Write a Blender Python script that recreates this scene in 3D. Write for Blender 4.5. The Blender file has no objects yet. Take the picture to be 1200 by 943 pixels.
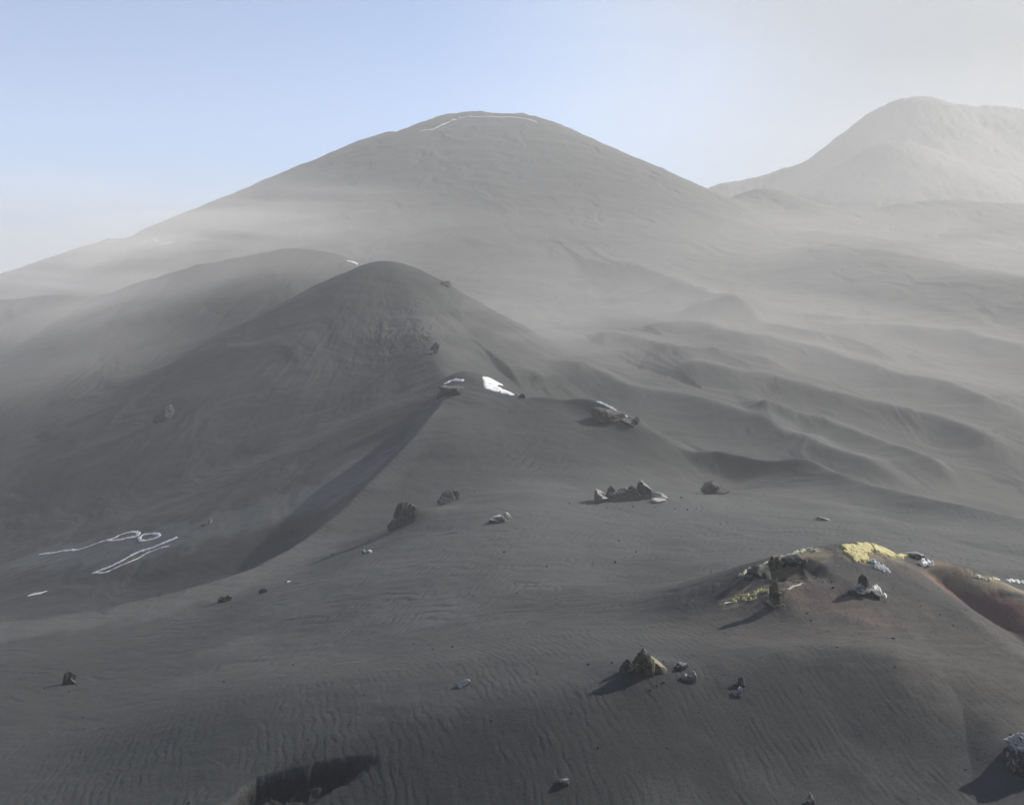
import bpy, math
import numpy as np
from math import radians, sin, cos

# ------------------------------------------------------------------ camera, sky, sun, exposure
S = bpy.context.scene
F, H0 = 1150.0, 400.0            # focal length and horizon row, in photograph pixels (1200 x 943)
cam = bpy.data.cameras.new("camera"); camo = bpy.data.objects.new("camera", cam)
S.collection.objects.link(camo); S.camera = camo
camo.location = (0, 0, 0); camo.rotation_euler = (radians(90), 0, 0)
cam.sensor_fit = 'HORIZONTAL'; cam.sensor_width = 36.0
cam.lens = 36.0 * F / 1200.0
cam.shift_y = -(471.5 - H0) / 1200.0
cam.clip_start = 0.2; cam.clip_end = 60000

SUN_AZ, SUN_EL = 64.0, 30.0      # degrees to the right of the view, and above the horizon
world = bpy.data.worlds.new("World"); S.world = world; world.use_nodes = True
wn = world.node_tree.nodes; wl = world.node_tree.links
sky = wn.new('ShaderNodeTexSky'); sky.sky_type = 'NISHITA'; sky.sun_disc = False
sky.sun_elevation = radians(SUN_EL); sky.sun_rotation = radians(SUN_AZ)
sky.altitude = 2500; sky.air_density = 1.0; sky.dust_density = 1.6; sky.ozone_density = 4.5
wl.new(sky.outputs[0], wn['Background'].inputs[0]); wn['Background'].inputs[1].default_value = 0.10

sun = bpy.data.lights.new("sun", 'SUN'); suno = bpy.data.objects.new("sun", sun); S.collection.objects.link(suno)
sun.energy = 5.0; sun.angle = radians(0.55); sun.color = (1.0, 0.93, 0.82)
suno.rotation_euler = (radians(90 - SUN_EL), 0, radians(180 - SUN_AZ))
S.view_settings.view_transform = 'Standard'; S.view_settings.look = 'None'
S.view_settings.exposure = 0.97; S.view_settings.gamma = 1.0; S.view_settings.use_curve_mapping = False
S.render.engine = 'CYCLES'
S.cycles.use_denoising = True
S.cycles.max_bounces = 4; S.cycles.diffuse_bounces = 2; S.cycles.volume_bounces = 1
S.cycles.transparent_max_bounces = 8
HAZE = 0.00034
HAZE_ON = True
C = S.collection

# ------------------------------------------------------------------ noise
def _hash(ix, iy, seed):
    n = (ix.astype(np.int64) * 374761393 + iy.astype(np.int64) * 668265263 + seed * 974711) & 0xffffffff
    n = ((n ^ (n >> 13)) * 1274126177) & 0xffffffff
    return (n ^ (n >> 16)) & 0xffff
def perlin(x, y, seed=0):
    ix = np.floor(x); iy = np.floor(y); fx = x - ix; fy = y - iy
    u = fx * fx * fx * (fx * (fx * 6 - 15) + 10); v = fy * fy * fy * (fy * (fy * 6 - 15) + 10)
    def g(dx, dy):
        a = _hash(ix + dx, iy + dy, seed) * (2 * np.pi / 65536.0)
        return np.cos(a) * (fx - dx) + np.sin(a) * (fy - dy)
    a, b, c, d = g(0, 0), g(1, 0), g(0, 1), g(1, 1)
    return ((a + (b - a) * u) + ((c + (d - c) * u) - (a + (b - a) * u)) * v) * 1.5
def fbm(x, y, seed=0, octaves=4, gain=.5):
    s = 0; a = 1.0
    for o in range(octaves):
        s = s + a * perlin(x * 2 ** o, y * 2 ** o, seed + o * 17); a *= gain
    return s
def sstep(a, b, x):
    t = np.clip((x - a) / (b - a), 0, 1); return t * t * (3 - 2 * t)

# ------------------------------------------------------------------ terrain: surveyed points and ridges -> one height field
def P(u, v, Y):
    return ((u - 600) / F * Y, float(Y), (H0 - v) / F * Y)

BASE = [  # ground points: photograph column, row, distance
 (-200,960,70),(0,943,69),(300,950,66),(600,955,65),(900,955,64),(1200,950,62),(1400,950,62),
 (100,860,88),(300,850,84),(480,840,80),(150,790,108),(0,800,106),(-200,800,108),(300,755,114),(450,760,104),(600,720,108),(600,790,84),
 (700,745,92),(720,690,118),(800,662,130),(600,640,142),(900,620,150),(1050,622,150),(1200,640,144),(1400,650,144),(1140,730,104),(1200,764,102),(1300,800,100),
 (600,610,158),(735,592,176),(835,578,186),(930,590,178),(520,610,166),(500,640,150),(430,655,150),
 (760,576,187),(870,576,186),(640,582,178),(560,580,185),
 (850,582,223),(770,580,224),(920,578,215),(1000,588,192),(1060,602,176),(1100,612,166),
 # left valley
 (150,634,268),(0,650,276),(-200,655,280),(210,626,268),(300,602,268),(80,672,245),(200,660,245),(100,692,225),(0,705,222),(-200,715,220),(220,670,236),(400,585,265),(350,640,225),
 (0,575,390),(-200,560,400),(100,600,330),
 # right flank of the mountain and the valley behind the middle ridge
 (1200,600,290),(1400,620,290),(1100,570,300),(1000,545,318),(900,520,330),(800,490,345),(700,460,370),(650,440,380),
 (1200,500,385),(1400,520,385),(1000,460,405),(850,430,420),(720,400,460),(1200,420,510),(1400,420,510),(1000,395,530),(850,360,600),
 (1200,372,640),(1400,372,640),(1040,320,760),(1200,300,1100),(1400,300,1100),(1000,280,1150),
 (-200,420,700),(0,420,700),(150,400,720),(300,370,740),(500,370,560),(600,380,560),
]
BACK = []
for a in range(0, 360, 30):
    if abs(((a + 180) % 360) - 180) < 55:
        BACK.append((a, 5000, -250))
    else:
        for rr, zz in ((60, -28), (250, -50), (1000, -120), (5000, -250)): BACK.append((a, rr, zz))
def polar(x, y): return np.arctan2(x, y), np.log(np.maximum(np.hypot(x, y), 1e-3))
bx, by, bz = [], [], []
for u, v, Y in BASE:
    x, y, z = P(u, v, Y); bx.append(x); by.append(y); bz.append(z)
for a, rr, zz in BACK:
    bx.append(rr * sin(radians(a))); by.append(rr * cos(radians(a))); bz.append(zz)
bx, by, bz = map(np.array, (bx, by, bz))
def tps(px, py, pz, lam=1e-3):
    n = len(px); A = np.hypot(px[:, None] - px, py[:, None] - py); K = A ** 2 * np.log(A + 1e-9)
    K[np.arange(n), np.arange(n)] += lam
    Q = np.c_[np.ones(n), px, py]; M = np.block([[K, Q], [Q.T, np.zeros((3, 3))]])
    w = np.linalg.solve(M, np.r_[pz, 0, 0, 0])
    def f(x, y):
        out = w[n] + w[n + 1] * x + w[n + 2] * y
        for i in range(n):
            d2 = (x - px[i]) ** 2 + (y - py[i]) ** 2
            out = out + w[i] * 0.5 * d2 * np.log(d2 + 1e-18)
        return out
    return f
KA, KR = 1.6, 0.9                # weights of azimuth and log-distance in the interpolation
ba, bl = polar(bx, by)
base_slope = tps(ba * KA, bl * KR, bz / np.exp(bl))

def catmull(pts, n):
    p = np.array(pts, float); p = np.vstack([2 * p[0] - p[1], p, 2 * p[-1] - p[-2]]); out = []
    for i in range(1, len(p) - 2):
        for t in np.arange(n) / n:
            out.append(.5 * ((2 * p[i]) + (-p[i-1] + p[i+1]) * t + (2*p[i-1] - 5*p[i] + 4*p[i+1] - p[i+2]) * t*t + (-p[i-1] + 3*p[i] - 3*p[i+1] + p[i+2]) * t**3))
    out.append(p[-2]); return np.array(out)

def ridge(x, y, pts, sl, sr, rho, L=None, brk=None, n=10, neg=False):
    """highest of the flanks of all the pieces of a crest line; sl / sr: fall to the left / right of the line"""
    p = catmull([P(*q) for q in pts], n) if len(pts) > 1 else np.array([P(*pts[0])] * 2) + [[0, 0, 0], [.01, 0, 0]]
    h = np.full(x.shape, -1e9)
    if neg: p = p * [1, 1, -1]
    dn = np.full(x.shape, 1e9); side = np.zeros(x.shape)
    for a, b in zip(p[:-1], p[1:]):
        ex, ey = b[0] - a[0], b[1] - a[1]; l2 = ex * ex + ey * ey + 1e-9
        t = np.clip(((x - a[0]) * ex + (y - a[1]) * ey) / l2, 0, 1)
        dx = x - a[0] - t * ex; dy = y - a[1] - t * ey; d = np.sqrt(dx * dx + dy * dy)
        sn = (ex * (y - a[1]) - ey * (x - a[0])) / math.sqrt(l2) / (d + 1e-6)   # + = left
        s = sr + (sl - sr) * (.5 + .5 * sn)
        dd = np.sqrt(d * d + rho * rho) - rho
        if L: dd = L * (1 - np.exp(-dd / L))
        dr = s * dd
        if brk:
            c = d < dn; dn = np.where(c, d, dn); side = np.where(c, sn * brk[2], side)
        h = np.maximum(h, a[2] + t * (b[2] - a[2]) - dr)
    if brk:                      # beyond a distance the flank on one side falls away faster
        b = brk[0]; more = .5 * (dn - b + np.sqrt((dn - b) ** 2 + (.5 * b) ** 2)) - .5 * b * (math.sqrt(1.25) - 1)
        h = h - more * brk[1] * np.clip(.5 + side, 0, 1)
    return h
def smax(a, b, k):
    w = np.maximum(k - np.abs(a - b), 0) / k
    return np.maximum(a, b) + w * w * k * .25

RIDGES = [  # owner, blend width, args
 ('mountain', 40, dict(pts=[(535,135,1200),(570,133,1200),(605,134,1200)], sl=.575, sr=.485, rho=26)),
 ('mountain', 4, dict(pts=[(440,161,1195),(460,156,1195),(495,151,1198),(535,137,1200)], sl=.5, sr=.5, rho=10)),
 ('left hill', 5, dict(pts=[(-250,400,1000),(-120,360,1000),(0,323,1000),(60,306,1000),(95,297,1000),(128,281,1000),(150,280,1000),(190,280,1000),(240,295,1000)], sl=.4, sr=.4, rho=4)),
 ('far mountain', 30, dict(pts=[(700,270,1700),(780,240,1700),(840,217,1700),(880,210,1700),(950,188,1700),(1000,153,1700),(1040,123,1700),(1080,114,1700),(1120,122,1700),(1200,129,1700),(1350,160,1700),(1500,220,1700)], sl=.8, sr=.8, rho=14)),
 ('far mountain', 25, dict(pts=[(900,240,1450),(960,212,1450),(1005,183,1450),(1040,166,1450),(1075,171,1450),(1130,190,1450),(1200,205,1450),(1350,250,1450)], sl=.65, sr=.65, rho=10)),
 ('far slope', 15, dict(pts=[(850,240,1150),(890,222,1150),(912,225,1150),(945,238,1150),(990,256,1150),(1040,272,1150)], sl=.42, sr=.42, rho=10)),
 ('far slope', 15, dict(pts=[(985,252,1100),(1030,246,1100),(1060,238,1100),(1120,236,1100),(1200,240,1100),(1350,250,1100)], sl=.3, sr=.35, rho=8)),
 ('far slope', 20, dict(pts=[(965,274,870),(1010,278,870),(1060,284,870),(1110,293,870),(1150,297,870),(1200,305,870),(1350,340,860)], sl=.3, sr=.5, rho=9)),
 ('far slope', 14, dict(pts=[(975,286,780),(1030,296,770),(1070,303,762),(1100,312,755),(1130,321,745),(1155,324,740),(1180,338,725),(1196,352,715),(1300,420,650)], sl=.35, sr=.2, rho=6, brk=(70, .25, -1))),
 ('hill behind', 12, dict(pts=[(-200,372,525),(0,351,520),(60,347,520),(125,347,520),(175,330,520),(215,317,518),(260,306,515),(310,297,512),(340,292,510),(375,294,510),(415,308,510),(460,335,510)], sl=.5, sr=.55, rho=6)),
 ('hill behind', 12, dict(pts=[(230,325,512),(150,385,480),(95,430,450),(60,470,430),(33,517,405),(0,565,375)], sl=.45, sr=.5, rho=4)),
 ('middle hill', 10, dict(pts=[(425,315,424),(445,307,420),(462,309,418),(500,338,415)], sl=.57, sr=.57, rho=9)),
 ('middle hill', 8, dict(pts=[(478,350,392),(492,378,362),(508,408,328),(524,438,298),(545,446,272)], sl=.66, sr=.5, rho=2.5)),
 ('ridge', 7, dict(pts=[(528,449,276),(552,440,278),(575,449,270),(604,463,260),(640,467,253)], sl=.5, sr=.40, rho=1.5)),
 ('ridge', 2.5, dict(pts=[(630,467,254),(660,467,252),(690,467,250),(722,480,246),(760,505,242),(800,526,240),(850,530,237),(890,539,231),(940,545,222)], sl=.5, sr=.9, rho=1.0)),
 ('ridge', 5, dict(pts=[(935,545,222),(955,545,219),(1000,560,203),(1060,579,186),(1110,590,175),(1200,612,162),(1350,640,150)], sl=.6, sr=.40, rho=1.0)),
 ('ground', 5, dict(pts=[(530,457,262),(505,490,236),(480,520,222),(440,560,206),(400,600,191),(355,635,178),(310,663,168),(270,680,161),(220,693,156),(160,708,152),(100,721,149),(0,734,146),(-150,750,140),(-400,780,130)], sl=.14, sr=.98, rho=.8, brk=(48, .4, 1))),
 ('ground', 5, dict(pts=[(60,656,268),(120,647,264),(210,624,259),(300,598,256),(390,571,256),(440,545,258)], sl=.3, sr=.34, rho=2)),
 ('mound', 2.5, dict(pts=[(935,648,97),(975,640,99),(1010,636,101),(1060,638,102),(1085,655,101)], sl=.42, sr=.44, rho=1.2)),
 ('mound', 1.5, dict(pts=[(1075,650,101),(1110,695,95),(1135,722,90),(1200,785,82),(1300,850,75)], sl=.65, sr=.3, rho=1.0)),
 ('mound', 1.0, dict(pts=[(1078,658,103),(1110,667,106),(1150,676,108),(1200,686,110),(1350,715,112)], sl=.3, sr=.08, rho=.8, brk=(3.2, .75, -1))),
 ('ground', 2.5, dict(pts=[(380,905,66),(480,878,67),(560,850,68.5),(650,816,71),(730,791,74),(830,772,77),(930,762,79),(1010,757,80),(1060,769,80),(1110,800,77),(1200,850,71),(1350,900,66)], sl=.06, sr=.44, rho=2.2, brk=(14, .3, 1))),
]
VALLEYS = [(2.5, dict(pts=[(1090,674,104),(1112,692,101),(1140,713,98),(1170,733,95),(1210,758,91),(1280,800,86)], sl=.85, sr=.8, rho=.6))]
OWN = ['ground', 'mountain', 'left hill', 'far mountain', 'far slope', 'hill behind', 'middle hill', 'ridge', 'mound']

# polar sheet centred under the camera: fine inside the view, coarse around
az = np.radians(np.r_[np.linspace(-180, -34, 61)[:-1], np.linspace(-34, 34, 1201), np.linspace(34, 180, 61)[1:]])
def logs(a, b, n): return np.exp(np.linspace(math.log(a), math.log(b), n + 1))[:-1]
rr = np.r_[logs(.6, 48, 36), logs(48, 130, 420), logs(130, 320, 300), logs(320, 900, 410), logs(900, 2000, 180), logs(2000, 7500, 37)]
rr = np.r_[rr, 7500.0]
ST = 3
while (len(az) - 1) % ST: az = np.delete(az, 1)
while (len(rr) - 1) % ST: rr = np.delete(rr, 1)
ac, rc = az[::ST], rr[::ST]
AC, RC = np.meshgrid(ac, rc, indexing='ij')
XC, YC = RC * np.sin(AC), RC * np.cos(AC)
h = base_slope(AC * KA, np.log(RC) * KR) * RC
h = np.clip(h, -400, 400)
def up1(a, n, st):               # cubic upsampling along axis 0
    i = np.arange(n) / st; i0 = np.minimum(i.astype(int), a.shape[0] - 2); t = (i - i0)[:, None]
    g = lambda k: a[np.clip(i0 + k, 0, a.shape[0] - 1)]
    p0, p1, p2, p3 = g(-1), g(0), g(1), g(2)
    return .5 * (2*p1 + (p2 - p0)*t + (2*p0 - 5*p1 + 4*p2 - p3)*t*t + (3*p1 - p0 - 3*p2 + p3)*t**3)
NA, NR = len(az), len(rr)
A, R = np.meshgrid(az, rr, indexing='ij')
X, Y = R * np.sin(A), R * np.cos(A)
ia = np.clip((np.arange(NA) + 1) // ST, 0, len(ac) - 1); ir = np.clip((np.arange(NR) + 1) // ST, 0, len(rc) - 1)
Z = up1(up1(h, NA, ST).T.copy(), NR, ST).T.copy()
own = np.zeros(Z.shape, np.int8); top = Z.copy()
for owner, k, a in RIDGES:       # coarse first, to find where a ridge matters; then every vertex there
    hc = ridge(XC, YC, **a)
    near = hc > h - 1.5 * k - .03 * RC
    h = smax(h, hc, k)
    for ax in (0, 1):
        near = near | np.roll(near, 1, ax) | np.roll(near, -1, ax)
    m = near[ia][:, ir]
    hf = ridge(X[m], Y[m], **a)
    zo, tp, ow = Z[m], top[m], own[m]
    Z[m] = smax(zo, hf, k)
    ow[hf > tp] = OWN.index(owner); own[m] = ow; top[m] = np.maximum(tp, hf)
for k, a in VALLEYS:             # gullies: the same, upside down
    m = (R > 70) & (R < 140) & (np.abs(A) < .7)
    Z[m] = -smax(-Z[m], ridge(X[m], Y[m], neg=True, **a), k)
# the rim the photographer stands on
Z = smax(np.where(R < 45, np.minimum(Z, -24), Z), -1.7 - .85 * np.maximum(R - 1.0, 0), 2.0)

def height(x, y):                # bilinear look-up in the sheet
    a = np.arctan2(x, y); r = np.hypot(x, y)
    fa = np.interp(a, az, np.arange(NA)); fr = np.interp(r, rr, np.arange(NR))
    i = np.minimum(fa.astype(int), NA - 2); j = np.minimum(fr.astype(int), NR - 2); s = fa - i; t = fr - j
    return (Z[i, j] * (1 - s) + Z[i + 1, j] * s) * (1 - t) + (Z[i, j + 1] * (1 - s) + Z[i + 1, j + 1] * s) * t
_YS = np.exp(np.linspace(math.log(40), math.log(2500), 5000))
def hit(u, v, ymax=None):
    while ymax:
        q = hit(u, v)
        if q[1] < ymax: return q
        v += .6
    # where the line of sight of a photograph pixel meets the ground
    x = (u - 600) / F * _YS; zr = (H0 - v) / F * _YS
    under = height(x, _YS) > zr
    k = int(np.argmax(under)) if under.any() else len(_YS) - 1
    return np.array([x[k], _YS[k], float(height(x[k:k+1], _YS[k:k+1])[0])])

def polyline_sd(x, y, p):        # signed distance (+ = left of the line) and position along it
    best = np.full(x.shape, 1e18); sd = np.zeros(x.shape); tt = np.zeros(x.shape); n = len(p) - 1
    for i in range(n):
        ex, ey = p[i+1][0] - p[i][0], p[i+1][1] - p[i][1]; l2 = ex*ex + ey*ey + 1e-9
        t = np.clip(((x - p[i][0]) * ex + (y - p[i][1]) * ey) / l2, 0, 1)
        dx = x - p[i][0] - t * ex; dy = y - p[i][1] - t * ey; d = dx*dx + dy*dy
        c = d < best; best[c] = d[c]; sd[c] = np.where(ex * dy - ey * dx > 0, 1, -1)[c]; tt[c] = ((i + t) / n)[c]
    return sd * np.sqrt(best), tt

# dune-like steps that run down the right flank: crest line in photograph pixels, height in metres
STEPS = [
 (13, [(712,318),(735,317),(765,325),(790,335),(830,352),(855,364),(900,375)]),
 (5, [(800,368),(825,372),(870,377),(900,385),(940,395),(985,401),(1020,412),(1050,425)]),
 (7, [(745,381),(760,380),(820,385),(850,393),(880,401),(925,405),(951,410),(976,418),(1007,428),(1032,436),(1058,446),(1103,454),(1129,464),(1154,474),(1200,482),(1260,495)]),
 (5, [(690,394),(710,394),(740,396),(770,407),(790,416),(825,420),(850,424),(900,429),(930,436)]),
 (7, [(780,433),(795,432),(825,434),(850,440),(875,444),(900,447),(930,456),(951,461),(976,468),(1032,480),(1065,488),(1103,496),(1129,505),(1154,515),(1195,525),(1250,540)]),
 (7, [(640,404),(665,422),(690,437),(712,447),(737,459),(770,465),(800,470),(825,475),(842,480),(870,490),(900,501),(925,515),(948,521),(974,533),(1002,541),(1027,549),(1058,557),(1086,564)]),
 (5, [(870,487),(900,492),(925,497),(964,505),(997,517),(1035,530),(1065,543),(1103,555),(1129,564)]),
 (6, [(960,384),(1002,383),(1040,384),(1078,389),(1129,391),(1154,398),(1180,404),(1198,410),(1260,430)]),
 (3, [(590,432),(607,435),(625,440),(640,450),(665,464)]),
]
stepsd = []; STREAK = np.zeros_like(Z)
for amp, px in STEPS:
    pts = []
    for u, v in px:
        q = hit(u, v); q = hit(u, v + .75 * amp * F / q[1] * .75)
        if q[1] > 275: pts.append(q)
    p = catmull(np.array(pts), 4); stepsd.append((amp, p))
for amp, p in stepsd:
    yy = p[:, 1]; pad = 14 * amp
    m = (np.abs(A) < .62) & (Y > yy.min() - pad) & (Y < yy.max() + pad) & (X > p[:, 0].min() - pad) & (X < p[:, 0].max() + pad)
    sd, t = polyline_sd(X[m], Y[m], p)
    sd = sd + 1.0 * fbm(X[m] / 40, Y[m] / 40, 5, 2)
    w1, w2 = 2.0 * amp, 4.5 * amp
    e = .008 * R[m]; rs = np.sqrt(sd*sd + e*e) - e
    prof = np.where(sd > 0, np.exp(-rs / w2), 1.25 * np.exp(-rs / w1) - .25) * (np.abs(sd) < 6 * w2)
    prof = np.where(sd < 0, np.where(prof < 0, prof * np.exp(-np.maximum(-sd - 2*w1, 0) / w1), prof), prof)
    STREAK[m] = np.maximum(STREAK[m], np.exp(-((sd - .5 * amp) / (.62 * amp)) ** 2) * sstep(0, .15, t) * (1 - sstep(.8, 1, t)) * (.65 + .5 * fbm(X[m] / 30, Y[m] / 30, 7, 3)))
    Z[m] += .95 * amp * prof * np.exp(-(sd / (7 * amp)) ** 2) * sstep(0, .12, t) * (1 - sstep(.85, 1, t))

# weathering: broad undulation everywhere, rills on the hills
inv = (np.abs(A) < .65)
n1 = np.zeros_like(Z); xm, ym, rm = X[inv], Y[inv], R[inv]
warp = fbm(xm / 60, ym / 60, 31, 3)
n1[inv] = (.55 * fbm(xm / 30 + warp, ym / 30, 3, 5) * sstep(60, 260, rm) * (.5 + rm / 420.)
           + .10 * fbm(xm / 9, ym / 9, 4, 4) * sstep(40, 90, rm) + .035 * fbm(xm / 2.2, ym / 2.2, 8, 4) * (rm < 330))
hillm = np.isin(own[inv], [5, 6]).astype(float)
bq = P(445, 307, 420); an = np.arctan2(xm - bq[0], bq[1] - ym); rd = np.hypot(xm - bq[0], ym - bq[1])
rid_ = np.where(own[inv] == 6, 1 - np.abs(fbm(an * 9 + .03 * warp, rd / 120, 12, 4)), 1 - np.abs(fbm(xm / 9 - ym / 40, ym / 90, 13, 4)))
rid_ = .7 + (rid_ - .7) * np.where(own[inv] == 6, .5 * sstep(10, 70, rd), .8)
n1[inv] += hillm * .55 * (rid_ - .7) * (.4 + sstep(-.4, .4, fbm(xm / 45, ym / 45, 14, 3)))
far = sstep(500, 1100, rm)
n1[inv] += far * .8 * fbm(xm / 90, ym / 90, 21, 3)
n1[inv] += np.isin(own[inv], [3]) * (2 * fbm(xm / 80, ym / 80, 77, 2) + 1.6 * fbm(xm / 14, ym / 14, 78, 3))
Z += n1

# rock showing through the top of the middle hill's front
q = hit(470, 388); m = inv & ((X - q[0])**2 + (Y - q[1])**2 < 70**2)
g_ = np.exp(-((X[m] - q[0]) / 18) ** 2 - ((Y[m] - q[1]) / 26) ** 2)
cr = np.abs(fbm(X[m] / 6, Y[m] / 22, 401, 4)); Z[m] -= g_ * (.5 * (1 - sstep(0, .10, cr)) - .45 * fbm(X[m] / 4, Y[m] / 4, 405, 4))
# hollow with a broken rim at the lower left, below the near slope
pp = np.array([hit(*q) for q in [(452,880),(425,884),(398,888),(370,894),(345,900),(325,905),(300,911),(283,921),(262,940),(240,975)]])
m = (np.abs(X + 15) < 22) & (Y > 40) & (Y < 85) & (np.abs(A) < .6)
sd, t = polyline_sd(X[m], Y[m], pp)          # the line runs right to left, so its left side is the near side
sd = sd + .22 * fbm(X[m] / 2.2, Y[m] / 2.2, 41, 4, .5)
deep = sstep(0, .22, t) * (1 - sstep(.86, 1, t))
wall = sstep(-.1, 1.0, sd); back = 1 - sstep(.5 + 4.5 * t, 2.2 + 7.5 * t, sd)
pit = wall * back * deep
Z[m] -= (1.2 * pit) + .3 * pit * fbm(X[m] / 1.2, Y[m] / 1.2, 43, 4, .5)
PIT = np.zeros_like(Z); PIT[m] = sstep(.1, .6, wall * deep + .12 * fbm(X[m] / .5, Y[m] / .9, 49, 4)) * (1 - sstep(-.6, 1.8, sd - .8 - 5.0 * t + 1.2 * fbm(X[m] / 1.1, Y[m] / 2.5, 50, 4))) * deep

# small scarp under the sulphur rim of the mound
pq = np.array([hit(*q) for q in [(956,652),(940,655),(920,657),(905,661),(893,668),(882,677)]])
m = (np.abs(X - 25) < 14) & (Y > 74) & (Y < 98) & (np.abs(A) < .6)
sd, t = polyline_sd(X[m], Y[m], pq); sd = sd + .2 * fbm(X[m] / .8, Y[m] / .8, 47, 4)
sc = sstep(0, .5, sd) * (1 - sstep(1.2, 4.5, sd)) * sstep(0, .3, t) * (1 - sstep(.8, 1, t))
Z[m] -= 1.0 * sc
SCARP = np.zeros_like(Z); SCARP[m] = sstep(-.1, .3, sd) * (1 - sstep(.8, 2.0, sd)) * sstep(0, .2, t) * (1 - sstep(.85, 1, t))

for u, v, rad, amp in ((494,608,5.0,1.7),(912,706,1.9,.55),(752,785,3.2,.6),(1012,692,1.6,.4),(735,590,9,1.0),(1190,885,3,.5)):
    q = hit(u, v); Z += amp * np.exp(-((X - q[0]) ** 2 + (Y - q[1]) ** 2) / rad ** 2)

# wind ripples
m = inv & (R > 46) & (R < 300); x, y, r = X[m], Y[m], R[m]
w_ = fbm(x / 7, y / 7, 51, 3)
def ripple(th, lam, warp, seed, thr):
    ph = 2 * np.pi * (x * cos(radians(th)) + y * sin(radians(th))) / lam + warp * w_ * 2.0 + 2.6 * fbm(x / (2.2 * lam), y / (4 * lam), seed, 3)
    amp = sstep(thr - .25, thr + .6, fbm(x / 6, y / 9, seed + 3, 3) + .2) * (.25 + .75 * sstep(-.35, .5, fbm(x / (1.8 * lam), y / (3.2 * lam), seed + 5, 2)))
    return (np.sin(ph) + .4 * np.sin(2 * ph + .9)) * amp
near = 1 - sstep(86, 105, r)
rp = near * .0165 * ripple(14, .66, 1.3, 61, -.2)
rp += (1 - near) * (1 - sstep(170, 215, r)) * .03 * ripple(-22, 1.1, 1.6, 71, -.05)
rp += (1 - near) * (1 - sstep(150, 190, r)) * .05 * ripple(75, 3.2, 1.4, 91, .12)
hill_c = np.exp(-((x - 6) / 11) ** 2 - ((y - 212) / 22) ** 2)
rp += hill_c * .12 * ripple(-35, 2.6, 1.0, 81, -.5)
mnd = np.exp(-((x - 34) / 13) ** 2 - ((y - 84) / 9) ** 2)
rp *= 1 - .7 * mnd
rp += mnd * .12 * fbm((x + .45 * y) / 3.2, (y - .45 * x) / .8, 95, 4)
Z[m] += rp


# ------------------------------------------------------------------ terrain meshes
tint = np.zeros((NA, NR, 4), np.float32)

def blob(pts, wid, seed=0, wob=.5, sc=3.):
    """soft patch of colour in the ground along a line of photograph pixels"""
    p = np.array([hit(*q) for q in pts]); m = (np.abs(A) < .62) & (Y > p[:,1].min() - 4*wid) & (Y < p[:,1].max() + 4*wid) & (X > p[:,0].min() - 4*wid) & (X < p[:,0].max() + 4*wid)
    sd, t = polyline_sd(X[m], Y[m], p); d = np.abs(sd) / wid + wob * fbm(X[m] / sc, Y[m] / sc, 100 + seed, 4)
    o = np.zeros_like(Z); o[m] = 1 - sstep(.35, 1.25, d); return o
tint[..., 0] = np.clip(blob([(1096,672),(1120,687),(1150,702),(1180,716),(1198,724)], 2.6, 1, .35) * (R > 92) + .5 * blob([(900,690),(960,700),(1010,720)], 3, 2), 0, 1)
tint[..., 1] = np.clip(blob([(860,730),(950,725),(1040,720),(1120,760),(1200,810)], 9, 3, .5, 6), 0, 1) * .6
tint[..., 2] = np.clip(np.maximum(.8 * PIT, .3 * SCARP), 0, 1)  # darkens the hollow and scarp where their shade falls
tint[..., 3] = np.clip(.55 * blob([(862,703),(880,690),(900,672),(930,655),(960,648)], 1.5, 6, .7, 1.2) + .45 * blob([(1000,650),(1030,652),(1050,655)], 1.3, 8, .7, 1.) + .75 * blob([(1092,664),(1120,675),(1150,684),(1200,694),(1260,705)], 1.6, 5, .4, 2), 0, 1)

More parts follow.
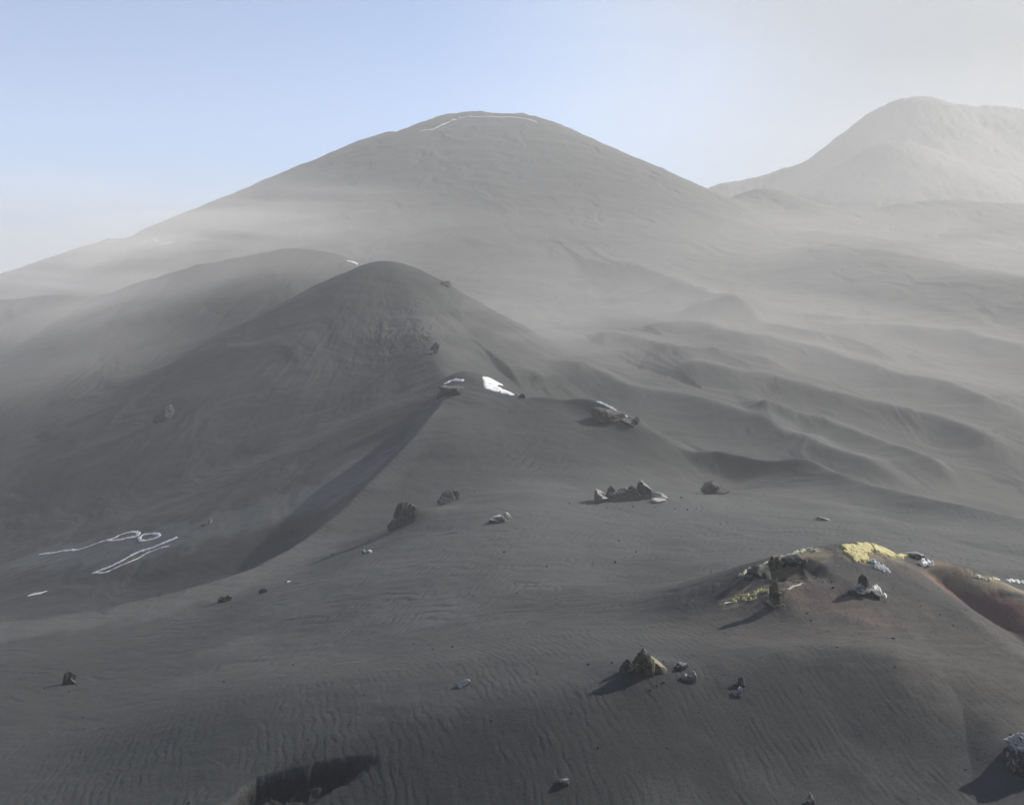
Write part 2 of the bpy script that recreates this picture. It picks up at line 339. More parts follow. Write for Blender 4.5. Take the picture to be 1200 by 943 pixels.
def nt(m):
    m.use_nodes = True; t = m.node_tree; t.nodes.clear(); return t, t.nodes, t.links
def ash_material():
    m = bpy.data.materials.new('volcanic_ash'); t, n, l = nt(m)
    out = n.new('ShaderNodeOutputMaterial'); b = n.new('ShaderNodeBsdfPrincipled')
    b.inputs['Roughness'].default_value = .95; b.inputs['Specular IOR Level'].default_value = .15
    l.new(b.outputs[0], out.inputs[0])
    geo = n.new('ShaderNodeNewGeometry')
    def noise(scale, detail=4, rough=.55):
        x = n.new('ShaderNodeTexNoise'); x.inputs['Scale'].default_value = scale; x.inputs['Detail'].default_value = detail
        x.inputs['Roughness'].default_value = rough; l.new(geo.outputs['Position'], x.inputs['Vector']); return x
    def mix(f, a, c):
        x = n.new('ShaderNodeMix'); x.data_type = 'RGBA'
        for s, v in ((0, f), (6, a), (7, c)):
            if hasattr(v, 'is_output'): l.new(v, x.inputs[s])
            else: x.inputs[s].default_value = v
        return x.outputs[2]
    def ramp(src, lo, hi):
        x = n.new('ShaderNodeMapRange'); x.inputs[1].default_value = lo; x.inputs[2].default_value = hi
        x.interpolation_type = 'SMOOTHSTEP'; l.new(src, x.inputs[0]); return x.outputs[0]
    big = ramp(noise(.035, 5).outputs[0], .35, .65); mid = ramp(noise(.5, 5, .65).outputs[0], .3, .7)
    c = mix(big, (.034, .038, .040, 1), (.045, .048, .048, 1))
    c = mix(mid, c, (.041, .043, .042, 1))
    tn = n.new('ShaderNodeAttribute'); tn.attribute_name = 'ash_and_light_tone'
    c = mix(tn.outputs['Fac'], mix(.65, c, (.020, .023, .025, 1)), mix(.65, c, (.100, .104, .101, 1)))  # ash colour, with the light and shade painted into the tone
    at = n.new('ShaderNodeAttribute'); at.attribute_name = 'tint'
    sep = n.new('ShaderNodeSeparateColor'); l.new(at.outputs['Color'], sep.inputs[0])
    c = mix(sep.outputs[0], c, (.150, .092, .076, 1))          # oxidised red scoria
    c = mix(sep.outputs[1], c, (.074, .067, .061, 1))          # brownish ash
    c = mix(sep.outputs[2], c, (.013, .013, .014, 1))          # bare black rock, plus shade painted into the hollow and scarp
    c = mix(at.outputs['Alpha'], c, (.225, .188, .125, 1))          # tan crust
    grain = ramp(noise(7, 6, .8).outputs[0], .25, .62)
    c2 = n.new('ShaderNodeMix'); c2.data_type = 'RGBA'; c2.blend_type = 'MULTIPLY'; c2.inputs[0].default_value = .6
    l.new(c, c2.inputs[6]); gr = n.new('ShaderNodeCombineColor')
    for i in range(3): l.new(grain, gr.inputs[i])
    l.new(gr.outputs[0], c2.inputs[7])
    l.new(c2.outputs[2], b.inputs['Base Color'])
    bump = n.new('ShaderNodeBump'); bump.inputs['Strength'].default_value = .9; bump.inputs['Distance'].default_value = .06
    l.new(noise(3.2, 8, .72).outputs[0], bump.inputs['Height']); l.new(bump.outputs[0], b.inputs['Normal'])
    return m
ASH = ash_material()

tone = .33 + .12 * fbm(X / 22, Y / 22, 301, 4) * inv
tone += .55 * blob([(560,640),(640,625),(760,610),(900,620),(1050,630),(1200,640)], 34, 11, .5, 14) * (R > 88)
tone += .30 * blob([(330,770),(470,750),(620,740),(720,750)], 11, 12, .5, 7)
tone += .95 * blob([(40,652),(110,648),(170,637),(230,624),(300,604),(380,577),(430,550)], 8, 13, .5, 6)  # sunlit band on the valley floor, painted lighter
tone += .65 * blob([(-40,742),(60,733),(150,719),(225,701),(320,668),(370,640)], 7, 14, .4, 6)  # sunlight on the left slope's crest, put into the tone
tone -= .30 * blob([(240,668),(330,640),(390,600)], 16, 17, .4, 10) * (R > 200)  # painted shadow on the valley floor beyond the crest
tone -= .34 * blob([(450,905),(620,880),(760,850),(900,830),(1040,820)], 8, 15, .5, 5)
tone -= .35 * blob([(720,520),(780,548),(850,555),(920,560)], 9, 18, .4, 8)  # shade of the steep face and hollow, painted darker
tone += .35 * blob([(455,560),(480,520),(505,480)], 5, 16, .4, 6)  # lit strip beside the spur, brightened in the colour
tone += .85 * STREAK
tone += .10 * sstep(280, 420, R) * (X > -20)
tone = np.clip(tone, 0, 1).astype(np.float32)
# normals of the whole sheet, so that neighbouring hills join without a seam
Pm = np.stack([X, Y, Z], -1)
da = np.gradient(Pm, axis=0); dr = np.gradient(Pm, axis=1)
Nm = np.cross(dr, da); Nm = -Nm / np.maximum(np.linalg.norm(Nm, axis=-1, keepdims=True), 1e-12)
Nm[Nm[..., 2] < 0] *= -1
def sheet(name, ids, label=None):
    fo = own[:-1, :-1]; sel = np.isin(fo, ids); ii, jj = np.nonzero(sel)
    q = np.stack([ii * NR + jj, (ii + 1) * NR + jj, (ii + 1) * NR + jj + 1, ii * NR + jj + 1], 1)

    used = np.unique(q); remap = np.zeros(NA * NR, np.int32); remap[used] = np.arange(len(used))
    f = remap[q].astype(np.int32)
    me = bpy.data.meshes.new(name); me.vertices.add(len(used)); me.vertices.foreach_set('co', Pm.reshape(-1, 3)[used].astype(np.float32).ravel())
    me.loops.add(f.size); me.loops.foreach_set('vertex_index', f.ravel())
    me.polygons.add(len(f)); me.polygons.foreach_set('loop_start', np.arange(0, f.size, 4, dtype=np.int32))
    me.polygons.foreach_set('use_smooth', np.ones(len(f), bool))
    me.update(calc_edges=True)
    a = me.attributes.new('tint', 'FLOAT_COLOR', 'POINT'); a.data.foreach_set('color', tint.reshape(-1, 4)[used].ravel())
    a = me.attributes.new('ash_and_light_tone', 'FLOAT', 'POINT'); a.data.foreach_set('value', tone.reshape(-1)[used].ravel())
    me.normals_split_custom_set_from_vertices(Nm.reshape(-1, 3)[used])
    me.materials.append(ASH)
    o = bpy.data.objects.new(name, me); C.objects.link(o); o['kind'] = 'structure'
    return o
sheet('ground', [0, 7, 8]); sheet('mountain', [1]); sheet('hill', [2]); sheet('mountain', [3, ]); sheet('hill', [4])
sheet('hill', [5]); sheet('hill', [6])


def put(name, me, label=None, cat=None, group=None, parent=None):
    o = bpy.data.objects.new(name, me); C.objects.link(o)
    if label: o['label'] = label
    if cat: o['category'] = cat
    if group: o['group'] = group
    if parent: o.parent = parent
    return o
def raw_mesh(name, v, f, mat, smooth=True, attr=None):
    me = bpy.data.meshes.new(name); v = np.asarray(v, np.float32); f = np.asarray(f, np.int32); k = f.shape[1]
    me.vertices.add(len(v)); me.vertices.foreach_set('co', v.ravel()); me.loops.add(f.size); me.loops.foreach_set('vertex_index', f.ravel())
    me.polygons.add(len(f)); me.polygons.foreach_set('loop_start', np.arange(0, f.size, k, dtype=np.int32))
    me.polygons.foreach_set('use_smooth', np.full(len(f), smooth)); me.update(calc_edges=True); me.materials.append(mat)
    return me

def rock_material(name, dark, light, top, top_amt, scale):
    m = bpy.data.materials.new(name); t, n, l = nt(m)
    out = n.new('ShaderNodeOutputMaterial'); b = n.new('ShaderNodeBsdfPrincipled'); l.new(b.outputs[0], out.inputs[0])
    b.inputs['Roughness'].default_value = .9; b.inputs['Specular IOR Level'].default_value = .25
    g = n.new('ShaderNodeNewGeometry')
    def noise(sc, d=5, r=.65):
        x = n.new('ShaderNodeTexNoise'); x.inputs['Scale'].default_value = sc; x.inputs['Detail'].default_value = d; x.inputs['Roughness'].default_value = r
        l.new(g.outputs['Position'], x.inputs['Vector']); return x.outputs[0]
    def rng(a, lo, hi):
        x = n.new('ShaderNodeMapRange'); x.inputs[1].default_value = lo; x.inputs[2].default_value = hi; x.interpolation_type = 'SMOOTHSTEP'; l.new(a, x.inputs[0]); return x.outputs[0]
    def mix(f, a, c):
        x = n.new('ShaderNodeMix'); x.data_type = 'RGBA'; l.new(f, x.inputs[0])
        for i, q in ((6, a), (7, c)):
            if hasattr(q, 'is_output'): l.new(q, x.inputs[i])
            else: x.inputs[i].default_value = (*q, 1)
        return x.outputs[2]
    c = mix(rng(noise(scale), .35, .65), dark, light)
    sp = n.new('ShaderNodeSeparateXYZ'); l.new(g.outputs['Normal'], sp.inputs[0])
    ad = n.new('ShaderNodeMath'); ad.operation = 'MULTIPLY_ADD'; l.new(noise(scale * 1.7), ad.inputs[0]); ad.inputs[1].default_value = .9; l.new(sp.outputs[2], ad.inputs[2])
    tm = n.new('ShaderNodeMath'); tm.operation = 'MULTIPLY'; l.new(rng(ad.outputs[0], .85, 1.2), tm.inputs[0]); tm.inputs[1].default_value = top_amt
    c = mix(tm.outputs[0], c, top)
    l.new(c, b.inputs['Base Color'])
    bp = n.new('ShaderNodeBump'); bp.inputs['Strength'].default_value = .8; bp.inputs['Distance'].default_value = .12; l.new(noise(scale * 2.5, 6, .7), bp.inputs['Height'])
    l.new(bp.outputs[0], b.inputs['Normal']); return m
BASALT = rock_material('basalt', (.014, .014, .015), (.045, .043, .041), (.26, .25, .23), .75, 1.6)  # pale top: settled dust plus sunlit faces painted lighter
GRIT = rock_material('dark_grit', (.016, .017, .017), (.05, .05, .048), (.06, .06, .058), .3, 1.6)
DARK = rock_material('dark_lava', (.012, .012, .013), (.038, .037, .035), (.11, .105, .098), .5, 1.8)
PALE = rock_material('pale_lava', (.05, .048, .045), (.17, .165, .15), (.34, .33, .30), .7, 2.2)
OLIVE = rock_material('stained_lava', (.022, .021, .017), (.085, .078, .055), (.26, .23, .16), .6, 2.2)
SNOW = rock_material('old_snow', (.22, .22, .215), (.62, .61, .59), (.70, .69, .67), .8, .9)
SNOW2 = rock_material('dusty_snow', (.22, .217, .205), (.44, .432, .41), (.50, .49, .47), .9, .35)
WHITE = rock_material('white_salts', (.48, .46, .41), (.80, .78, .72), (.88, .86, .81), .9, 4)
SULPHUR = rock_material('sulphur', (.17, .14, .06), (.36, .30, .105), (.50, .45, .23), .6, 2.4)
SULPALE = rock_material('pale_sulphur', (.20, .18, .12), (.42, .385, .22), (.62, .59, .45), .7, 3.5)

_ico = {}
def ico(sub):
    if sub not in _ico:
        import bmesh
        bm = bmesh.new(); bmesh.ops.create_icosphere(bm, subdivisions=sub, radius=1.0)
        _ico[sub] = (np.array([v.co for v in bm.verts]), np.array([[v.index for v in f.verts] for f in bm.faces])); bm.free()
    return _ico[sub]
def lump(rng, sub=4, sharp=9, rough=.10):
    d, f = ico(sub); nrm = rng.normal(size=(sharp, 3)); nrm /= np.linalg.norm(nrm, axis=1)[:, None]
    off = rng.uniform(.48, 1.0, sharp); c = d @ nrm.T
    r = np.min(np.where(c > .15, off / np.maximum(c, .15), 9), 1); r = np.minimum(r, 1.35)
    q = rng.uniform(0, 50, 4)
    r = r * (1 + rough * fbm(d[:, 0] * 2.1 + d[:, 2] * 1.3 + q[0], d[:, 1] * 2.1 - d[:, 2] * 1.7 + q[1], 5, 5, .6)
             + .035 * fbm(d[:, 0] * 7 + d[:, 2] * 5 + q[2], d[:, 1] * 7 - d[:, 2] * 6 + q[3], 9, 3))
    return d * r[:, None], f
def rock(label, u, v, lumps, mat, seed, name='rock', cat='rock', group=None, depth=.9, sub=4, sink=.27, ymax=None):
    """lumps: (offset right px, offset up px, width px, height px, lean) about the photograph pixel where the rock meets the ash"""
    rng = np.random.default_rng(seed); q = hit(u, v, ymax); k = q[1] / F; V, Fc, n0 = [], [], 0
    for du, dv, w, hh, lean in lumps:
        p, f = lump(rng, sub); w *= k; hh *= k
        x = p[:, 0] * w / 2; y = p[:, 1] * w / 2 * depth; z = p[:, 2] * hh * (.5 + sink)
        x = x + lean * z; ca, sa = cos(rng.uniform(-.4, .4)), sin(rng.uniform(-.4, .4))
        cx, cy = du * k, rng.uniform(-.15, .15) * w
        gz = float(height(np.array([q[0] + cx]), np.array([q[1] + cy]))[0]) - q[2]
        V.append(np.stack([x * ca - y * sa + cx, x * sa + y * ca + cy, z + gz + dv * k + hh * (.5 - sink)], 1)); Fc.append(f + n0); n0 += len(p)
    me = raw_mesh(name, np.vstack(V), np.vstack(Fc), mat)
    me.set_sharp_from_angle(angle=radians(34))
    o = put(name, me, label, cat, group); o.location = q; return o

def crust(name, label, cat, strokes, mat, thick, seed, group=None, wob=.55, res=None, rough=.5, ymax=None):
    """a skin of snow or minerals that lies on the ash: strokes of (photograph pixels, half width in metres)"""
    S_ = [(np.array([hit(*q, ymax) for q in pts])[:, :2], hw) for pts, hw in strokes]
    allp = np.vstack([np.array(p) for p, _ in S_]); pad = 2.2 * max(abs(hw) for _, hw in S_)
    mn, mx = allp.min(0) - pad, allp.max(0) + pad
    res = res or max(min(abs(hw) for _, hw in S_) / 4, .03); nx, ny = [int(min(900, max(8, q / res))) for q in (mx - mn)]
    gx, gy = np.meshgrid(np.linspace(mn[0], mx[0], nx), np.linspace(mn[1], mx[1], ny), indexing='ij')
    f = np.full(gx.shape, -9.); hwm = min(abs(hw) for _, hw in S_)
    for p, hw in S_:
        if hw < 0:           # a filled outline, -hw = softness of its edge
            c = np.vstack([p, p[:1]]); d = np.abs(polyline_sd(gx, gy, c)[0]); ins = np.zeros(gx.shape, bool)
            for a, b in zip(c[:-1], c[1:]):
                ins ^= ((a[1] > gy) != (b[1] > gy)) & (gx < (b[0] - a[0]) * (gy - a[1]) / (b[1] - a[1] + 1e-12) + a[0])
            f = np.maximum(f, np.clip(np.where(ins, d, -d) / -hw, -9, 1)); continue
        if len(p) == 1: d = np.hypot(gx - p[0][0], gy - p[0][1])
        else: d = np.abs(polyline_sd(gx, gy, catmull(p, 4) if len(p) > 2 else p)[0])
        f = np.maximum(f, 1 - d / hw)
    sc = hwm * 2.4
    f = f + wob * fbm(gx / sc, gy / sc, seed, 5, .6)
    z = height(gx, gy) + thick * sstep(-.02, .7, f) * (1 + rough * fbm(gx / sc * 2.2, gy / sc * 2.2, seed + 7, 4)) - .04 - .25 * thick * (f < 0)
    keep = f > -.25; idx = np.arange(nx * ny).reshape(nx, ny)
    fk = keep[:-1, :-1] | keep[1:, :-1] | keep[:-1, 1:] | keep[1:, 1:]
    q = np.stack([idx[:-1, :-1], idx[1:, :-1], idx[1:, 1:], idx[:-1, 1:]], -1)[fk]
    used = np.unique(q); rm = np.zeros(nx * ny, int); rm[used] = np.arange(len(used))
    v = np.stack([gx, gy, z], -1).reshape(-1, 3)[used]; o0 = np.r_[v[:, :2].mean(0), v[:, 2].min()]
    o = put(name, raw_mesh(name, v - o0, rm[q], mat), label, cat, group); o.location = o0; return o

# ---- rocks on the shelf and around it
rock('tall dark crag at the head of a long narrow shadow, ash banked behind it', 468, 617, [(0,0,15,29,.2),(8,-2,18,20,.3),(-6,-3,12,13,0)], DARK, 3)
rock('flat dark block behind the tall crag, with a lighter knob on top', 525, 588, [(-4,0,20,12,0),(7,0,16,10,0),(0,5,12,9,0)], DARK, 5)
rock('low pale-topped slab alone in the middle of the grey shelf', 584, 611, [(0,0,24,6,0),(7,1,12,7,0)], PALE, 7, sink=.3)
G = 'rocks of the broken outcrop at the foot of the middle ridge'
rock('leftmost and broadest rock of the broken outcrop, with a pale wedge on its side', 710, 586, [(-6,0,24,12,.3),(6,0,22,17,.1)], BASALT, 11, group=G)
rock('middle rock of the broken outcrop, low with a rounded back', 738, 584, [(-3,0,20,13,0),(7,0,18,14,0)], BASALT, 13, group=G)
rock('right-hand rock of the broken outcrop, its slab top sloping down to the right', 760, 584, [(-4,0,18,17,0),(7,-3,22,9,-.2)], BASALT, 17, group=G)
rock('pale splinter lying at the right foot of the broken outcrop', 772, 588, [(0,0,15,5,0)], PALE, 19, group=G, sink=.3)
rock('square dark block standing by itself, right of the broken outcrop', 836, 578, [(-5,0,20,13,0),(6,-1,20,10,.1)], DARK, 23, sink=.15)
rock('small flat whitish stone above the yellow mound on the far shelf', 963, 609, [(0,0,13,4,0)], PALE, 29, sink=.3)
# ---- on the near slope
rock('jagged brown-black rock heap with pale crumbs, throwing a wedge of shadow on the near slope', 752, 786, [(0,2,24,26,0),(13,0,26,16,-.3),(-18,0,16,13,0),(-8,0,18,12,0),(4,-3,18,14,0)], OLIVE, 31)
rock('upper stone of the pair just right of the jagged rock heap', 800, 785, [(0,0,13,9,0),(-5,0,8,6,0)], BASALT, 37, group='pair of stones by the jagged heap')
rock('lower stone of the pair right of the jagged rock heap, with a white face', 809, 797, [(0,0,12,9,0),(-7,-1,8,6,0)], PALE, 39, group='pair of stones by the jagged heap')
rock('greyish stone on the dark rippled slope, upper of two close together', 870, 805, [(0,0,10,9,0)], DARK, 41, group='two stones on the rippled slope')
rock('pale stone on the dark rippled slope, lower of two close together', 866, 814, [(0,0,9,9,0),(-5,0,6,5,0)], PALE, 43, group='two stones on the rippled slope')
rock('small dark stone with a white corner alone low on the near slope', 659, 916, [(0,0,12,7,0),(5,0,6,9,0)], BASALT, 47)
rock('upright white-tipped stone at the bottom edge of the near slope', 951, 942, [(0,0,8,12,.1),(-4,-1,7,6,0)], PALE, 53)
rock('flat tan stone lying alone on smooth grey ash', 544, 803, [(0,0,13,7,0)], PALE, 59, sink=.3)
rock('big black slab-topped rock cut off by the right edge', 1206, 893, [(4,8,62,24,-.2),(-8,-4,36,30,.2),(22,-6,50,34,0)], BASALT, 61, sub=5, sink=.2)
rock('dark stone with a tail of shadow on the bare left slope', 80, 801, [(0,0,13,13,.2),(5,0,8,8,0)], DARK, 67)
rock('dark stone with a white crumb at the crest of the left slope', 263, 705, [(0,0,12,6,0),(5,1,6,5,0)], DARK, 71)
rock('small dark stone right of the crest of the left slope', 309, 694, [(0,0,8,4,0)], DARK, 73)
rock('small pale stone near the end of the tall crag\'s shadow', 431, 648, [(0,0,9,4,0),(-4,0,5,4,0)], PALE, 79)
rock('white pebble lying on the ash between the left slope\'s crest and the crag', 337, 682, [(0,0,7,2,0)], PALE, 83, sink=.3)
rock('left one of two pale stones at the foot of the middle hill', 238, 616, [(0,0,6,3,0)], PALE, 89, sub=3, group='two stones at the foot of the middle hill')
rock('right one of two pale stones at the foot of the middle hill, the larger', 246, 613, [(0,0,6,5,0)], PALE, 97, sub=3, group='two stones at the foot of the middle hill')
# ---- on the hills
rock('dark rock with a dust tail on the left flank of the middle hill', 194, 491, [(2,0,16,13,.2),(-8,-2,10,8,0)], BASALT, 101)
rock('dark tooth of rock on the right shoulder of the middle hill', 523, 335, [(0,0,11,8,-.3)], BASALT, 103, ymax=440)
rock('dark crag with a pale tip where the middle hill\'s spur begins', 510, 414, [(0,0,9,10,.2),(-5,-3,10,8,0)], BASALT, 107, ymax=360)
rock('black boulder under the snow streak on the saddle', 526, 461, [(0,0,24,14,0),(-8,-2,14,10,0)], DARK, 109, ymax=320)
rock('little dark rock at the lower tip of the white snow wedge', 612, 466, [(0,0,8,5,0)], DARK, 113, ymax=320)
rock('dark ledge with a pale cap on the steep right end of the middle ridge', 722, 493, [(-19,4,26,11,-.2),(-3,-1,28,12,-.3),(15,-7,26,9,-.4)], DARK, 127, ymax=262)
rock('small black knob on the skyline of the middle ridge', 745, 495, [(0,0,9,6,0)], DARK, 131, ymax=262)
# ---- on the yellow mound
rock('upright greenish rock stump on the mound, dark left face and pale right face', 910, 707, [(-4,0,11,28,0),(5,0,15,21,0),(-1,-3,20,10,0)], OLIVE, 137, ymax=112)
rock('dark pinnacle rising at the left end of the mound\'s yellow rim', 907, 664, [(0,0,12,14,0),(9,-2,18,10,0)], OLIVE, 139, ymax=112)
rock('low dark ledge along the mound rim right of the pinnacle', 932, 657, [(0,0,30,9,.2)], DARK, 149, ymax=112)
rock('dark broken ledge below the rim on the left shoulder of the mound', 888, 676, [(0,0,20,12,0),(-10,-3,16,8,0)], DARK, 151, ymax=112)
rock('dark pointed rock on the mound face beside a white crust', 1014, 693, [(0,0,12,19,0),(-8,-1,20,9,0),(9,-2,18,8,0)], BASALT, 157, ymax=112)
rock('thin dark lip of rock on the right shoulder of the mound above white salts', 1074, 652, [(0,0,24,5,-.1)], BASALT, 163, ymax=112)

# ---- loose grit: far too many stones to count, one object
rng = np.random.default_rng(77); GV, GF, n0 = [], [], 0; d8, f8 = ico(1)
spots = [(468,617,9,60),(525,588,8,40),(735,588,14,110),(836,578,9,40),(752,788,5,90),(806,795,4,50),(868,812,3,30),(910,700,5,90),(1014,690,5,70),(930,660,5,60),(1180,885,4,60),(330,915,6,120),(263,705,5,40),(80,800,5,30),(1040,700,9,120),(700,850,14,120),(1000,850,16,140),(640,660,30,120),(350,790,22,110),(1120,730,8,90)]
for u, v, rad, cnt in spots:
    q = hit(u, v, 230); sc = q[1] / 100
    for _ in range(cnt):
        x, y = q[:2] + rng.normal(size=2) * rad * .6; sz = min(.030 * (1 + rng.pareto(2.6)), .17) * sc ** .7
        p = d8 * (1 + .35 * rng.normal(size=(len(d8), 1)).clip(-1.2, 1.2)) * sz * rng.uniform(.6, 1.1, 3)
        GV.append(p + [x, y, float(height(np.array([x]), np.array([y]))[0]) + .15 * sz]); GF.append(f8 + n0); n0 += len(d8)
g = put('gravel', raw_mesh('gravel', np.vstack(GV), np.vstack(GF), GRIT, smooth=False)); g['kind'] = 'stuff'

# ---- sulphur, salts and snow
crust('sulphur_crust', 'big yellow sulphur crust capping the top of the mound', 'sulphur crust', [([(984,639),(1003,637),(1021,637),(1026,646),(1019,655),(1010,662),(1001,658),(992,652)], -.45), ([(1018,637),(1045,635),(1062,638),(1076,645),(1062,646),(1050,645),(1050,656),(1041,652),(1024,648)], -.35)], SULPHUR, .24, 201, res=.06, wob=.7, rough=.15, ymax=112)
crust('sulphur_crust', 'thin yellowish crust along the left rim of the mound', 'sulphur crust', [([(868,674),(880,667),(891,665),(903,657)], .24), ([(903,657),(915,653),(930,650),(942,645),(955,645)], .3), ([(893,668),(900,670)], .3)], SULPALE, .2, 203, wob=1.1, rough=.9, ymax=112)
crust('sulphur_crust', 'yellow streak left of the greenish rock stump', 'sulphur crust', [([(858,705),(868,699),(880,698),(890,693),(901,693)], .26), ([(870,703),(884,702)], .2)], SULPHUR, .15, 205, wob=1.1, rough=.9, ymax=112)
crust('sulphur_crust', 'short yellow streak right of the greenish rock stump', 'sulphur crust', [([(924,690),(939,684)], .16)], SULPALE, .1, 206, wob=1.0, ymax=112)
crust('mineral_crust', 'small white smear below the end of the yellow streak', 'white crust', [([(849,707),(858,705)], .13)], WHITE, .06, 207, ymax=112)
crust('mineral_crust', 'white ragged crust just under the big yellow sulphur cap', 'white crust', [([(1022,658),(1030,663),(1040,669)], .22), ([(1026,665),(1038,669)], .12)], WHITE, .24, 209, wob=1.0, rough=.9, ymax=112)
crust('mineral_crust', 'white crumbly crust beside the dark pointed rock', 'white crust', [([(1022,695),(1030,692)], .28), ([(1029,697),(1037,699)], .2)], WHITE, .32, 211, wob=1.0, rough=.9, ymax=112)
crust('mineral_crust', 'white salt heap where the mound meets the red bank', 'white crust', [([(1082,661),(1091,661)], .34)], WHITE, .4, 213, wob=.9, rough=.9, ymax=112)
crust('mineral_crust', 'pale crust strip on the skyline of the red bank nearest the mound', 'white crust', [([(1144,676),(1153,678)], .22)], SULPALE, .16, 215, wob=1.1, rough=.9, ymax=122, group='pale strips along the red bank')
crust('mineral_crust', 'yellowish crust strip in the middle of the red bank skyline', 'white crust', [([(1160,680),(1171,679)], .2)], SULPALE, .16, 217, wob=1.1, rough=.9, ymax=122, group='pale strips along the red bank')
crust('mineral_crust', 'white crust strip at the right end of the red bank skyline', 'white crust', [([(1178,680),(1199,682)], .18)], WHITE, .16, 219, wob=1.1, rough=.9, ymax=122, group='pale strips along the red bank')
crust('snow_patch', 'white snow wedge on the saddle below the middle hill', 'snow patch', [([(565,441),(572,441),(589,451),(583,453),(606,463),(598,463),(567,455)], -.6)], SNOW, .25, 221, res=.2, wob=.8, rough=.4, ymax=320)
crust('snow_patch', 'short white snow streak above the black boulder', 'snow patch', [([(522,449),(530,446),(542,446)], .6)], SNOW, .25, 223, ymax=320)
crust('snow_patch', 'thin white snow strip along the ridge above the dark ledge', 'snow patch', [([(700,471),(722,482),(734,488)], .35)], SNOW, .2, 225, ymax=262)
crust('snow_streak', 'long faint snow streak ending in a narrow loop on the left valley floor', 'snow streak', [([(47,649),(75,645),(95,643),(117,635),(132,631),(142,626),(155,623),(162,626),(157,629),(140,632),(128,633)], .5)], SNOW2, .12, 227, wob=.55, rough=.2)
crust('snow_streak', 'small oval snow ring between the two long snow streaks', 'snow streak', [([(163,629),(165,633),(172,633),(183,630),(187,627),(180,625),(170,626),(163,629)], .5)], SNOW2, .13, 229, wob=.5, rough=.2)
crust('snow_streak', 'bright hairpin of snow slanting across the left valley floor', 'snow streak', [([(206,630),(185,639),(160,648),(135,661),(110,671)], .55), ([(110,671),(122,671),(132,667),(155,657),(175,647),(197,640)], .3)], SNOW2, .15, 231, wob=.4, rough=.2)
crust('snow_streak', 'faint white smudge in the lowest corner of the left valley', 'snow streak', [([(35,697),(50,694)], .8)], SNOW2, .1, 233, wob=.8)
crust('snow_patch', 'snow line with a painted backlit edge along the flat summit rim of the main cone', 'snow patch', [([(538,138),(556,137),(580,137),(606,138),(628,143)], 1.2)], SNOW2, .4, 235, ymax=1260)  # strip drawn longer to paint the bright backlit rim
crust('snow_patch', 'slanting thin snow strip running down left from the summit rim', 'snow patch', [([(492,154),(505,152),(520,146),(534,140)], 1.1)], SNOW2, .4, 236, ymax=1260)
crust('snow_patch', 'pale cap on the low peak at the far left skyline', 'snow patch', [([(126,283),(138,283)], 2.2)], SULPALE, .5, 237, ymax=1260)
crust('snow_patch', 'thin snow line on the far left skyline between the low peak and the notch', 'snow patch', [([(168,283),(186,283)], 1.3)], SNOW2, .4, 238, ymax=1260)
crust('snow_patch', 'white patch in the notch left of the main cone', 'snow patch', [([(190,286),(202,284)], 2.2)], SNOW2, .5, 239, ymax=1260)
crust('snow_patch', 'white speck of snow above the peak of the middle hill', 'snow patch', [([(408,306),(418,309)], .9)], SNOW, .3, 241)
for o in list(C.objects):
    if o.get('category'): 
        d = o.location
        print('%-16s u %6.1f v %6.1f Y %7.1f dims %s' % (o.name, 600 + F*d[0]/d[1], H0 - F*d[2]/d[1], d[1], [round(q, 2) for q in o.dimensions]))
# ------------------------------------------------------------------ haze: one box of even air round everything
if HAZE_ON:
    zt, zb = 455.0, float(Z.min()) - 1.0
    me = bpy.data.meshes.new('haze'); s = 7700.0
    me.from_pydata([(-s,-s,zb),(s,-s,zb),(s,s,zb),(-s,s,zb),(-s,-s,zt),(s,-s,zt),(s,s,zt),(-s,s,zt)], [],
                   [(3,2,1,0),(4,5,6,7),(0,1,5,4),(1,2,6,5),(2,3,7,6),(3,0,4,7)])
    m = bpy.data.materials.new('hazy_air'); t, n, l = nt(m)
    out = n.new('ShaderNodeOutputMaterial'); pv = n.new('ShaderNodeVolumePrincipled')
    pv.inputs['Color'].default_value = (.95, .95, .925, 1); pv.inputs['Density'].default_value = HAZE; pv.inputs['Anisotropy'].default_value = .12
    l.new(pv.outputs[0], out.inputs['Volume'])
    me.materials.append(m); o = bpy.data.objects.new('haze', me); C.objects.link(o); o['kind'] = 'stuff'
print('Z range', Z.min(), Z.max())

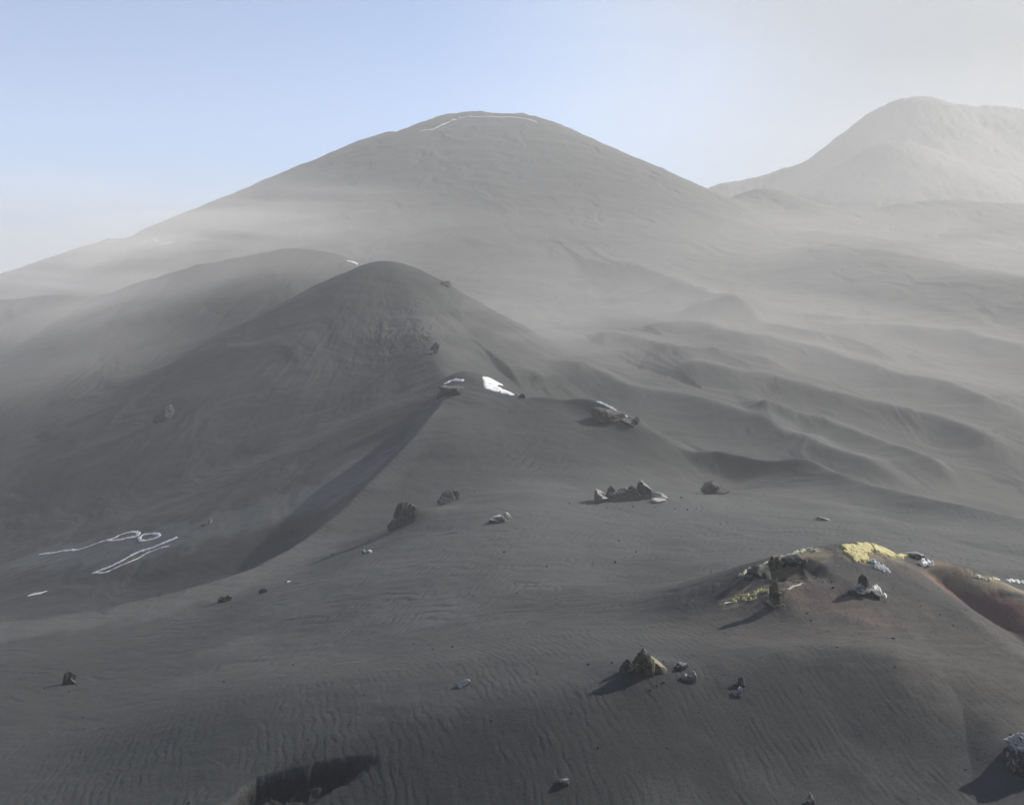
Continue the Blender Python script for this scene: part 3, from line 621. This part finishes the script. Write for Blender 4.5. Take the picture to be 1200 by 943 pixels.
# ------------------------------------------------------------------ drifting ash dust: real clouds of thin dust between the hills
def dust(name, u, v, Yc, rx, ry, rz, dens, seed, tilt=0., lo=.35, hi=.7, scl=(1.6, 1.6, 3.2), box=False):
    import bmesh
    bm = bmesh.new(); (bmesh.ops.create_cube(bm, size=2.0) if box else bmesh.ops.create_icosphere(bm, subdivisions=3, radius=1.0))
    me = bpy.data.meshes.new(name); bm.to_mesh(me); bm.free()
    o = bpy.data.objects.new(name, me); C.objects.link(o); o['kind'] = 'stuff'
    o.location = P(u, v, Yc); o.scale = (rx, ry, rz); o.rotation_euler = (0, radians(tilt), 0)
    m = bpy.data.materials.new('ash_dust'); t, n, l = nt(m)
    out = n.new('ShaderNodeOutputMaterial'); pv = n.new('ShaderNodeVolumePrincipled')
    pv.inputs['Color'].default_value = (.95, .93, .90, 1); pv.inputs['Anisotropy'].default_value = .12
    tc = n.new('ShaderNodeTexCoord')
    ln = n.new('ShaderNodeVectorMath'); ln.operation = 'LENGTH'; l.new(tc.outputs['Object'], ln.inputs[0])
    fall = n.new('ShaderNodeMapRange'); fall.interpolation_type = 'SMOOTHSTEP'
    for i, q in ((1, 1.0), (2, .25), (3, 0.), (4, 1.)): fall.inputs[i].default_value = q
    if box:                      # a broad bank: fades over its whole width, but only near its top and bottom
        sx = n.new('ShaderNodeSeparateXYZ'); l.new(tc.outputs['Object'], sx.inputs[0]); cb = n.new('ShaderNodeCombineXYZ'); l.new(sx.outputs[0], cb.inputs[0]); l.new(sx.outputs[1], cb.inputs[1])
        pw = n.new('ShaderNodeMath'); pw.operation = 'POWER'; ab = n.new('ShaderNodeMath'); ab.operation = 'ABSOLUTE'; l.new(sx.outputs[2], ab.inputs[0]); l.new(ab.outputs[0], pw.inputs[0]); pw.inputs[1].default_value = 8.0
        l.new(pw.outputs[0], cb.inputs[2]); l.new(cb.outputs[0], ln.inputs[0])
    l.new(ln.outputs['Value'], fall.inputs[0])
    mp = n.new('ShaderNodeMapping'); mp.inputs['Scale'].default_value = scl; mp.inputs['Location'].default_value = (seed * 3.7, seed * 1.3, seed)
    l.new(tc.outputs['Object'], mp.inputs['Vector'])
    nz = n.new('ShaderNodeTexNoise'); nz.inputs['Scale'].default_value = 1.3; nz.inputs['Detail'].default_value = 4; nz.inputs['Roughness'].default_value = .6
    nz.inputs['Distortion'].default_value = .6; l.new(mp.outputs[0], nz.inputs['Vector'])
    rm = n.new('ShaderNodeMapRange'); rm.interpolation_type = 'SMOOTHSTEP'; rm.inputs[1].default_value = lo; rm.inputs[2].default_value = hi
    rm.inputs[3].default_value = .12; l.new(nz.outputs[0], rm.inputs[0])
    a = n.new('ShaderNodeMath'); a.operation = 'MULTIPLY'; l.new(fall.outputs[0], a.inputs[0]); l.new(rm.outputs[0], a.inputs[1])
    b = n.new('ShaderNodeMath'); b.operation = 'MULTIPLY'; l.new(a.outputs[0], b.inputs[0]); b.inputs[1].default_value = dens
    l.new(b.outputs[0], pv.inputs['Density']); l.new(pv.outputs[0], out.inputs['Volume'])
    if box: pv.inputs['Color'].default_value = (.97, .95, .89, 1); pv.inputs['Anisotropy'].default_value = .5
    me.materials.append(m); return o
if HAZE_ON:
    dust('dust_cloud', 100, 300, 800, 400, 190, 95, .0056, 1, lo=.36, hi=.64, scl=(2.0, 2.0, 4.5))
    dust('dust_cloud', 640, 300, 700, 330, 190, 80, .0007, 2, lo=.2, hi=.8)
    dust('dust_cloud', 1060, 330, 760, 330, 260, 110, .0019, 3, lo=.25, hi=.75)
    dust('dust_cloud', 110, 400, 470, 200, 42, 80, .0140, 4, tilt=-20, lo=.2, hi=.75)
    dust('dust_cloud', 1150, 230, 1300, 420, 260, 190, .0012, 5, lo=.1, hi=.8)
    dust('dust_cloud', 940, 440, 470, 270, 175, 72, .0030, 6, tilt=10, scl=(1.2, 1.6, 3.5), lo=.2, hi=.75)
    dust('dust_cloud', 20, 425, 395, 105, 42, 58, .0065, 11, tilt=-25, lo=.2, hi=.75)
    dust('dust_cloud', 800, 600, 178, 92, 50, 12, .0022, 7)
    dust('dust_cloud', 620, 390, 345, 60, 50, 26, .0034, 10)
dust('cloud', 1350, -30, 4600, 3600, 1200, 1250, .0023, 9, scl=(1.1, 1.1, 2.6), lo=.1, hi=.7, tilt=0, box=True)
